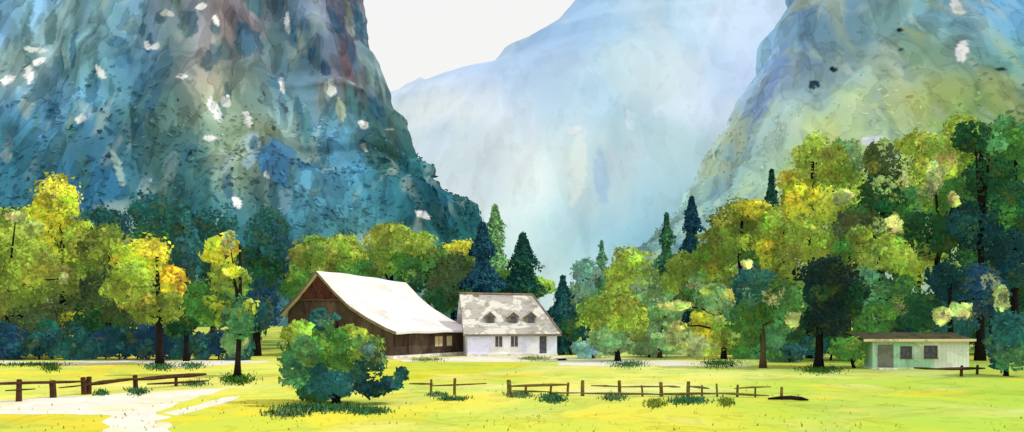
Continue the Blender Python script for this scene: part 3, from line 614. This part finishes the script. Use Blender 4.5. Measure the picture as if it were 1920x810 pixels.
# ---------------------------------------------------------------- barn
M_board = wash_material('dark_boards', (76, 62, 57), 0.72, scale=0.5, stretch=(1, 1, 0.5), grain=0.16, grain_scale=5, layers=((1.2, 0.52, 0.22, 0.2), (3.2, 0.57, 0.2, 0.2)), tints=((0.9, 0.58, 0.4, (128, 112, 96)),), planks=(0, 4.0, 0.5), bump=0.4)
M_gable = wash_material('gable_boards', (90, 76, 70), 0.8, scale=0.5, stretch=(1, 1, 0.5), grain=0.16, grain_scale=5, layers=((1.2, 0.52, 0.22, 0.2), (3.2, 0.57, 0.2, 0.2)), tints=((0.9, 0.58, 0.4, (128, 112, 96)),), planks=(1, 4.0, 0.5), bump=0.4)
M_red = wash_material('red_boards', (98, 60, 54), 0.8, scale=0.7, stretch=(1, 1, 0.5), grain=0.2, grain_scale=5, layers=((1.2, 0.52, 0.25, 0.2), (3.2, 0.57, 0.2, 0.2)), planks=(1, 4.5, 0.4), bump=0.4)
M_roofw = wash_material('pale_shingles', (250, 245, 240), 1.14, scale=0.35, grain=0.05, grain_scale=6, layers=((1.0, 0.60, 0.06, 0.05), (2.6, 0.62, 0.10, 0.10)), tints=((0.8, 0.58, 0.6, (228, 214, 208)),), planks=(1, 2.4, 0.07), bump=0.25, bump_scale=5)
M_edge = wash_material('weathered_edge', (146, 132, 120), 0.9, scale=1.0, grain=0.15)
M_pane_l = wash_material('tan_pane', (184, 168, 138), 0.62, scale=1.5, grain=0.08, layers=((1.5, 0.56, 0.12, 0.12),))  # even tan pane colour
M_pane_d = wash_material('dark_pane', (88, 88, 104), 0.7, scale=2.0, grain=0.1, layers=((1.5, 0.52, 0.3, 0.2),))
M_frame = wash_material('pale_frame', (214, 206, 204), 0.7, scale=2, grain=0.06, layers=())
M_framed = wash_material('brown_frame', (92, 78, 70), 0.7, scale=2, grain=0.1, layers=())
M_stone = wash_material('stone_footing', (214, 208, 204), 0.7, scale=1.0, grain=0.12, layers=((2.0, 0.55, 0.2, 0.2),))

def window(parent, x, z, w_, h_, y, frame, pane, bars=1, t=0.07, axis='x', depth=0.06):
    """framed opening on a wall facing -y of the building"""
    m = MB()
    m.box(x-w_/2-t, x+w_/2+t, y-depth, y+0.03, z-t, z).box(x-w_/2-t, x+w_/2+t, y-depth, y+0.03, z+h_, z+h_+t)
    m.box(x-w_/2-t, x-w_/2, y-depth, y+0.03, z+0.001, z+h_-0.001).box(x+w_/2, x+w_/2+t, y-depth, y+0.03, z+0.001, z+h_-0.001)
    for k in range(bars):
        xx = x-w_/2+(k+1)*w_/(bars+1); m.box(xx-0.025, xx+0.025, y-depth+0.015, y-0.012, z+0.001, z+h_-0.001)
    f = m.build('window', frame, parent)
    MB().box(x-w_/2+0.001, x+w_/2-0.001, y-0.011, y+0.02, z+0.002, z+h_-0.002).build('pane', pane, f)
    MB().box(x-w_/2-t-0.05, x+w_/2+t+0.05, y-depth-0.06, y+0.02, z-t-0.06, z-t-0.002).build('sill', frame, f)
    return f

def barn():
    Y0 = 98.0; o = empty('barn', ((737-CX)/F*Y0, Y0, 0), 'old brown timber barn with sweeping white roof beside the white house', 'barn', None, R(55))
    prof = [(-0.95, 2.62), (0.6, 3.05), (2.8, 3.9), (5.2, 5.1), (7.5, 6.7), (9.8, 8.6), (12.2, 6.5), (15.3, 4.1)]
    pv, pz = np.array([p[0] for p in prof]), np.array([p[1] for p in prof])
    tt = np.concatenate([np.linspace(-0.95, 9.8, 26), np.linspace(9.8, 15.3, 10)[1:]])
    zz = np.interp(tt, pv, pz)
    def rz(v, u):                # roof height, sagging towards the right end
        z = np.interp(v, pv, pz); s = (z-2.6)/6.0
        return z-0.75*s*np.clip(u/11.0, -0.1, 1.2)**1.3 if u > 0 else z
    us = np.linspace(-0.55, 1, 24)
    top, bot = [], []
    nu = 24
    for v in tt:
        s = (np.interp(v, pv, pz)-2.6)/6.0; ue = 12.0+1.2*s
        rt = []
        for k in range(nu):
            u = -0.6+(ue+0.6)*k/(nu-1)
            rt.append((u, v, float(rz(v, u))+0.03*math.sin(u*1.3+v)))
        top.append(rt)
    T = np.array(top); B = T.copy(); B[..., 2] -= 0.22
    n, m_ = T.shape[:2]
    V = np.concatenate([T.reshape(-1, 3), B.reshape(-1, 3)]); off = n*m_
    fs = []
    idx = lambda i, j: i*m_+j
    for i in range(n-1):
        for j in range(m_-1):
            fs.append((idx(i, j), idx(i, j+1), idx(i+1, j+1), idx(i+1, j))); fs.append(tuple(off+q for q in (idx(i, j), idx(i+1, j), idx(i+1, j+1), idx(i, j+1))))
    for i in range(n-1):
        for j, fl in ((0, 1), (m_-1, 0)): fs.append((idx(i, j), idx(i+1, j), off+idx(i+1, j), off+idx(i, j)))
    for j in range(m_-1):
        for i in (0, n-1): fs.append((idx(i, j), idx(i, j+1), off+idx(i, j+1), off+idx(i, j)))
    mb = MB(); mb.v = [tuple(v) for v in V]; mb.f = fs
    roof = mb.build('roof', M_roofw, o)
    # barge boards along the gable edge
    bb = MB()
    for i in range(len(tt)-1):
        a, b = T[i, 0], T[i+1, 0]
        bb.box(0, 1, -0.03, 0.0, 0, 1, Matrix(((0, 0, 0, 0),)*4)) if False else None
        bb.prism([(a[0]-0.04, a[1], a[2]+0.03), (b[0]-0.04, b[1], b[2]+0.03), (b[0]-0.04, b[1], b[2]-0.26), (a[0]-0.04, a[1], a[2]-0.26)], (0.035, 0, 0))
    bb.build('barge_board', M_edge, o)
    # walls, kept under the roof skin
    L, W = 11.3, 14.5
    gv = np.linspace(0, W, 30)
    def gable(u, t):
        g = MB(); poly = [(u, 0.0, 0.3)]+[(u, float(v), float(rz(v, max(u, 0)))-0.24) for v in gv]+[(u, W, 0.3)]
        g.prism(poly, (t, 0, 0)); return g
    gable(0.0, 0.2).build('gable_wall', M_gable, o)
    gable(L-0.2, 0.2).build('gable_wall', M_gable, o)
    MB().box(0.201, L-0.201, 0.0, 0.2, 0.3, float(rz(0.0, 10))-0.26).build('front_wall', M_board, o)
    MB().box(0.201, L-0.201, W-0.2, W, 0.3, 4.3).build('back_wall', M_board, o)
    MB().box(-0.08, L+0.08, -0.08, W+0.08, -0.1, 0.298).build('footing', M_stone, o)
    # reddish half-hip apron on top of the gable
    hv = [v for v in np.linspace(6.7, 12.4, 16)]
    MB().prism([(-0.14, 6.7, 5.75)]+[(-0.14, float(v), float(rz(v, 0))-0.26) for v in hv]+[(-0.14, 12.4, 5.75)], (0.135, 0, 0)).build('gable_apron', M_red, o)
    MB().box(-0.26, 0.0, 6.6, 12.5, 5.64, 5.748).build('apron_ledge', M_framed, o)
    window(o, 6.9, 1.0, 1.25, 1.0, 0.0, M_framed, M_pane_l, 1)
    window(o, 8.6, 1.0, 0.9, 1.0, 0.0, M_framed, M_pane_l, 0)
    MB().box(2.2, 3.6, -0.06, -0.003, 0.32, 2.3).build('door', M_gable, o)
barn()

# ---------------------------------------------------------------- white house
M_plaster = wash_material('lavender_plaster', (204, 204, 232), 0.64, scale=0.5, grain=0.05, grain_scale=6, layers=((1.2, 0.57, 0.08, 0.08), (3.0, 0.6, 0.06, 0.08)), tints=((0.9, 0.6, 0.5, (244, 240, 238)), (1.3, 0.64, 0.3, (226, 222, 170))))
M_roofh = wash_material('taupe_shingles', (246, 240, 232), 1.15, scale=0.5, stretch=(1, 1.4, 1.4), grain=0.08, grain_scale=6, layers=((1.1, 0.50, 0.34, 0.10), (2.6, 0.57, 0.22, 0.12)), tints=((1.0, 0.6, 0.4, (214, 196, 180)),), planks=(2, 2.2, 0.06), bump=0.3, bump_scale=5)
def house():
    Y0 = 103.0; o = empty('house', ((877-CX)/F*Y0, Y0, 0), 'white plastered house with dormers in its patchy pale roof', 'house', None, R(9))
    L, D, H, RZ = 9.15, 7.0, 2.5, 6.35
    MB().box(0, L, 0, D, 0.25, H).build('wall', M_plaster, o)
    MB().box(-0.07, L+0.07, -0.07, D+0.07, -0.1, 0.248).build('footing', M_stone, o)
    MB().prism([(0, 0.02, H+0.002), (0, D-0.02, H+0.002), (0, D/2, RZ-0.28)], (0.18, 0, 0)).build('gable_wall', M_plaster, o)
    # roof: gable on the left, hip on the right
    e, hx = 0.4, 1.9
    zf = H-0.25
    a, b, c, d = Vector((-0.45, -e, zf)), Vector((L+e, -e, zf)), Vector((L+e, D+e, zf)), Vector((-0.45, D+e, zf))
    r0, r1 = Vector((-0.45, D/2, RZ)), Vector((L-hx, D/2, RZ-0.12))
    dn = Vector((0, 0, -0.2)); mb = MB()
    def slab(pts, n=10):
        """slope with a slightly uneven surface"""
        pts = [Vector(p) for p in pts]
        mb.poly(pts)
    slab([a, b, r1, r0]); slab([b, c, r1]); slab([c, d, r0, r1])
    mb.poly([p+dn for p in (r0, r1, b, a)]); mb.poly([p+dn for p in (r1, c, b)]); mb.poly([p+dn for p in (r1, r0, d, c)])
    for p, q in ((a, b), (b, c), (c, d), (d, r0), (r0, a)): mb.poly([p, q, q+dn, p+dn])
    rf = mb.build('roof', M_roofh, o)
    MB().tube([r0+Vector((0, 0, .03)), r1+Vector((0, 0, .03))], [0.12, 0.12], 8).build('ridge_cap', M_edge, rf)
    MB().tube([r1+Vector((0, 0, .03)), b+Vector((0, 0, .03))], [0.1, 0.1], 8).build('hip_cap', M_edge, rf)
    MB().prism([a+Vector((-0.05, 0, .04)), r0+Vector((-0.05, 0, .05)), r0+Vector((-0.05, 0, -.3)), a+Vector((-0.05, 0, -.26))], (0.045, 0, 0)).build('barge_board', M_edge, o)
    MB().box(-0.4, L+e, -e-0.05, -e-0.003, zf-0.24, zf-0.02).build('fascia', M_edge, o)
    slope = (RZ-zf)/(D/2+e)
    for x in (2.35, 4.75, 6.55):
        yf = 0.65; zr = zf+(yf+e)*slope; ht = 1.0; wd = 0.95
        dm = MB().prism([(x-wd/2, yf, zr-0.15), (x+wd/2, yf, zr-0.15), (x+wd/2, yf, zr+ht*0.62), (x, yf, zr+ht+0.08), (x-wd/2, yf, zr+ht*0.62)], (0, 1.25, 0)).build('dormer', M_edge, o)
        rr = MB()
        yb = 2.1
        for s in (-1, 1):
            rr.prism([(x+0.001*s, yf-0.16, zr+ht+0.12), (x+s*(wd/2+0.18), yf-0.16, zr+ht*0.62-0.06), (x+s*(wd/2+0.18), yf-0.16, zr+ht*0.62+0.02), (x+0.001*s, yf-0.16, zr+ht+0.21)], (0, yb-yf, 0))
        rr.build('dormer_roof', M_roofh, dm)
        MB().box(x-0.28, x+0.28, yf-0.03, yf-0.004, zr+0.02, zr+0.66).build('pane', M_pane_d, dm)
    window(o, 3.15, 0.95, 0.72, 1.05, 0.0, M_frame, M_pane_d, 1)
    window(o, 4.75, 0.95, 0.72, 1.05, 0.0, M_frame, M_pane_d, 1)
    dr = MB().box(7.25, 7.33, -0.07, 0.02, 0.26, 2.1).box(8.07, 8.15, -0.07, 0.02, 0.26, 2.1).box(7.25, 8.15, -0.07, 0.02, 2.101, 2.18).build('door', M_frame, o)
    MB().box(7.331, 8.069, -0.03, 0.015, 0.27, 2.1).build('door_leaf', M_pane_d, dr)
    MB().box(7.05, 8.35, -0.9, -0.072, -0.05, 0.2).build('doorstep', M_stone, o)
    # chimney
    ch = MB().box(1.0, 1.55, D/2-0.3, D/2+0.3, RZ-0.6, RZ+0.0).build('vent_stack', M_edge, o)
house()

# ---------------------------------------------------------------- shed
M_shed = wash_material('green_boards', (150, 184, 164), 0.60, scale=0.4, grain=0.08, grain_scale=6, layers=((1.2, 0.55, 0.14, 0.12), (3.0, 0.58, 0.12, 0.14)), tints=((0.6, 0.52, 0.8, (206, 206, 206)),), planks=(0, 3.0, 0.18), bump=0.25)
M_shedpale = wash_material('whitewash_boards', (208, 208, 210), 0.62, scale=0.5, grain=0.08, layers=((1.2, 0.55, 0.12, 0.14),), tints=((0.8, 0.56, 0.4, (170, 186, 160)),), planks=(0, 3.0, 0.18))
M_tan = wash_material('tan_fascia', (222, 204, 164), 0.85, scale=1.0, grain=0.08, layers=((1.0, 0.55, 0.3, 0.15),))
M_shedroof = wash_material('brown_felt', (84, 84, 66), 1.1, scale=0.8, grain=0.15, layers=((1.0, 0.54, 0.3, 0.15),))
M_door = wash_material('grey_door', (112, 114, 104), 0.66, scale=1.2, grain=0.1, layers=((1.5, 0.52, 0.2, 0.15),))
def shed():
    Y0 = 82.0; s = Y0/F; o = empty('shed', ((1636-CX)*s, Y0, 0), 'low green and whitewashed shed with a flat brown roof', 'shed', None, R(2))
    L, D, H = 184*s, 3.4, 2.25
    MB().box(0, 5.0, 0, 0.14, 0.12, H).build('front_wall', M_shed, o)
    MB().box(5.002, L, 0, 0.14, 0.12, H).build('front_wall', M_shedpale, o)
    m = MB().box(0, 0.14, 0.142, D, 0.12, H).box(L-0.14, L, 0.142, D, 0.12, H).box(0.142, L-0.142, D-0.14, D, 0.12, H); m.build('side_wall', M_shed, o)
    MB().box(-0.05, L+0.05, -0.05, D+0.05, -0.1, 0.118).build('footing', M_stone, o)
    rf = MB().prism([(-0.9, -0.5, H+0.002), (-0.9, D+0.4, H+0.46), (-0.9, D+0.4, H+0.60), (-0.9, -0.5, H+0.14)], (L+1.2, 0, 0)).build('roof', M_shedroof, o)
    MB().box(-0.92, L+0.32, -0.56, -0.503, H-0.03, H+0.17).build('fascia', M_tan, o)
    window(o, 2.72, 0.95, 0.78, 0.8, 0.0, M_framed, M_pane_d, 0)
    window(o, 4.72, 0.95, 0.95, 0.85, 0.0, M_framed, M_pane_d, 1)
    dr = MB().box(0.42, 1.68, -0.05, -0.003, 0.14, 1.95).build('door', M_door, o)
    MB().tube([(1.5, -0.1, 0.95), (1.5, -0.1, 1.15)], [0.025, 0.025], 6).build('handle', M_edge, dr)
    MB().box(0.3, 1.8, -0.7, -0.06, -0.05, 0.1).build('doorstep', M_stone, o)
shed()

# ---------------------------------------------------------------- fences
M_rail = wash_material('dark_fence_wood', (82, 58, 44), 0.9, scale=2.0, stretch=(0.3, 1, 1), grain=0.2, grain_scale=14, layers=((2.0, 0.52, 0.25, 0.15),), bump=0.5)
M_rail2 = wash_material('grey_brown_fence_wood', (132, 116, 66), 1.0, scale=2.0, stretch=(0.3, 1, 1), grain=0.2, grain_scale=14, layers=((2.0, 0.52, 0.3, 0.2),), bump=0.5)
def fence(label, posts, rails, mat, group='weathered rail fences', ref=None):
    """posts: (px, top, base, width); rails: ((px,py),(px,py),thickness) hung on the posts' line"""
    bx = [p[0] for p in posts]; bY = [gy(p[2]) for p in posts]
    q = np.polyfit(bx, bY, 1)
    Yl = lambda px: float(np.polyval(q, px))
    x0, Y0 = (posts[0][0]-CX)/F*Yl(posts[0][0]), Yl(posts[0][0])
    o = empty('fence', (x0, Y0, 0), label, 'fence', group)
    for (px, top, base, wd) in posts:
        Y = Yl(px); s = Y/F; p = at(px, top, Y); h = max(0.45, p.z); r = wd*(0.5 if mat is M_rail else 0.40)*s
        lx = rnd.uniform(-0.06, 0.06)
        m = MB().tube([(p.x-x0, Y-Y0, -0.15), (p.x-x0+lx*0.4, Y-Y0, h*0.5), (p.x-x0+lx, Y-Y0, h-0.03), (p.x-x0+lx, Y-Y0, h)], [r*1.05, r, r*0.95, r*0.6], 7, 0.2)
        m.build('post', mat, o)
    for (a, b, th) in rails:
        pts, rr = [], []
        n = max(2, int(abs(b[0]-a[0])/30))
        for k in range(n+1):
            t = k/n; px = a[0]+(b[0]-a[0])*t; py = a[1]+(b[1]-a[1])*t
            Y = Yl(px)-0.10; p = at(px, py, Y)
            pts.append((p.x-x0, Y-Y0, max(0.12, p.z)+rnd.uniform(-0.02, 0.02))); rr.append(th*(0.58 if mat is M_rail else 0.44)*Y/F*(0.55 if k in (0, n) else rnd.uniform(0.85, 1.15)))
        MB().tube(pts, rr, 7, 0.25).build('rail', mat, o)
    return o
fence('long dark brown rail fence running in from the left edge', [(35,711,748,11),(100,713,748,13),(158,707,742,10),(167,706,740,10),(255,703,732,9),(330,704,722,6)],
      [((-30,720),(160,715),5),((160,722),(256,710),7),((250,712),(386,701),7),((10,733),(66,729),3),((110,727),(160,722),3),((276,720),(392,714),4)], M_rail)
fence('short broken fence piece right of the round bush', [(808,711,737,6),(852,709,741,7)], [((768,719),(812,720),5),((806,724),(912,719),4)], M_rail2)
fence('long broken rail fence across the middle of the meadow', [(955,712,741,11),(1032,719,745,6),(1092,713,740,9),(1162,713,741,8),(1240,716,748,9),(1290,715,743,9),(1345,719,743,5),(1382,721,743,6),(1465,725,749,7),(985,722,743,6),(1064,717,742,6),(1205,722,742,5),(1316,722,743,5),(1416,724,745,5)],
      [((955,724),(1068,721),6),((960,733),(1034,735),4),((1088,737),(1240,739),5),((1236,739),(1345,738),6),((1340,737),(1442,742),5),((1108,723),(1162,725),4),((1246,724),(1276,726),4),((1292,724),(1330,728),5),((1376,728),(1446,725),4),((1160,725),(1248,725),4),((1028,736),(1092,737),4)], M_rail2)
fence('small dark fence in front of the shed', [(1802,685,706,6),(1832,684,702,5)], [((1715,690),(1760,692),5),((1755,692),(1846,690),5)], M_rail)
fence('stubby fence remnant left of the shed', [(1611,664,698,5)], [((1594,682),(1655,683),4)], M_rail2) if False else None

# a dark fallen branch at the end of the fence
def log():
    x, y = gnd(1480, 752); o = MB().tube([(-1.1, 0.15, 0.10), (-0.5, 0.05, 0.16), (0.1, 0, 0.17), (0.6, -0.1, 0.14), (0.95, -0.25, 0.08)], [0.05, 0.1, 0.12, 0.11, 0.04], 8, 0.2).build('fallen_branch', M_bark, smooth_f=True)
    o.location = (x, y, 0); tag(o, 'short black curved branch lying at the right end of the fence', 'branch')
log()

# ---------------------------------------------------------------- grass tufts in the meadow (uncountable)
M_blade = wash_material('grass_blades', scale=1.0, world=True, translucent=0.3, grain=0.1, layers=(), blob_normals=True)
def tufts():
    P, C, S = [], [], []
    spots = [(850,749,45,3,'mint'),(820,741,30,3,'sage'),(1035,748,40,7,'mint'),(1228,758,28,6,'lime'),(1290,752,60,5,'mint'),(1362,755,22,6,'lime'),(1150,746,34,5,'sage'),(975,742,40,4,'sage'),
             (95,690,30,6,'green'),(300,688,55,6,'mint'),(360,686,40,5,'mint'),(445,712,55,8,'green'),(190,738,20,4,'mint'),(258,735,30,5,'mint'),(365,720,40,4,'sage'),
             (1180,684,60,5,'mint'),(1350,682,70,6,'green'),(1540,694,70,6,'green'),(600,766,130,6,'mint'),(690,772,60,5,'mint'),(540,776,70,5,'sage'),  # the tufts below the round bush stand in for its shadow
             (60,684,120,3,'green'),(800,675,60,3,'lime'),(1000,673,60,3,'lime')]
    for (px, py, rx, ry, c) in spots:
        n = int(rx*ry*2.2)+40
        qx = px+rx*0.5*rng.normal(0, 0.55, n); qy = np.maximum(py+ry*rng.normal(0, 0.6, n), 668)
        Y = F*CAM_H/(qy-HY); X = (qx-CX)/F*Y
        P.append(np.stack([X, Y, np.zeros(n)], 1)); C.append(np.repeat(lin(PAL[c])[None], n, 0)*np.exp(rng.normal(0, .2, (n, 1)))); S.append(rng.uniform(0.08, 0.22, n))
    n = 1500
    qy = 672+rng.random(n)**0.75*(830-672); qx = rng.uniform(-60, 1980, n); Y = F*CAM_H/(qy-HY); X = (qx-CX)/F*Y
    W = [gnd(a, b) for a, b, _ in field_ctrl]
    CC = spread(X, Y, W, [lin(c) for *_, c in field_ctrl], 7.0)*np.exp(rng.normal(-0.08, 0.13, (n, 1)))*np.array([0.92, 0.97, 0.56])
    mask = fbm(X/3, Y/3, 0, 3, 61) > 0.47
    P.append(np.stack([X, Y, np.zeros(n)], 1)[mask]); C.append((CC/0.85)[mask]); S.append(rng.uniform(0.06, 0.16, n)[mask])
    P, C, S = np.concatenate(P), np.concatenate(C), np.concatenate(S)
    n = len(P)
    a = rng.uniform(0, 2*np.pi, n); b = rng.normal(0, 0.35, (n, 2))
    wv = np.stack([np.cos(a), np.sin(a), np.zeros(n)], 1)*(S*0.28)[:, None]
    tip = P+np.stack([b[:, 0]*S, b[:, 1]*S, S], 1)
    V = np.stack([P-wv, P+wv, tip], 1).reshape(-1, 3)
    up = np.repeat(np.array([[0, -0.15, 0.98]]), len(V), 0)
    o = mesh_np('grass', V, np.full(n, 3), np.arange(3*n), M_blade, None, np.repeat(C, 3, 0), up, False)
    tag(o, 'loose grass tufts in the yellow meadow', None, None, 'stuff')
tufts()
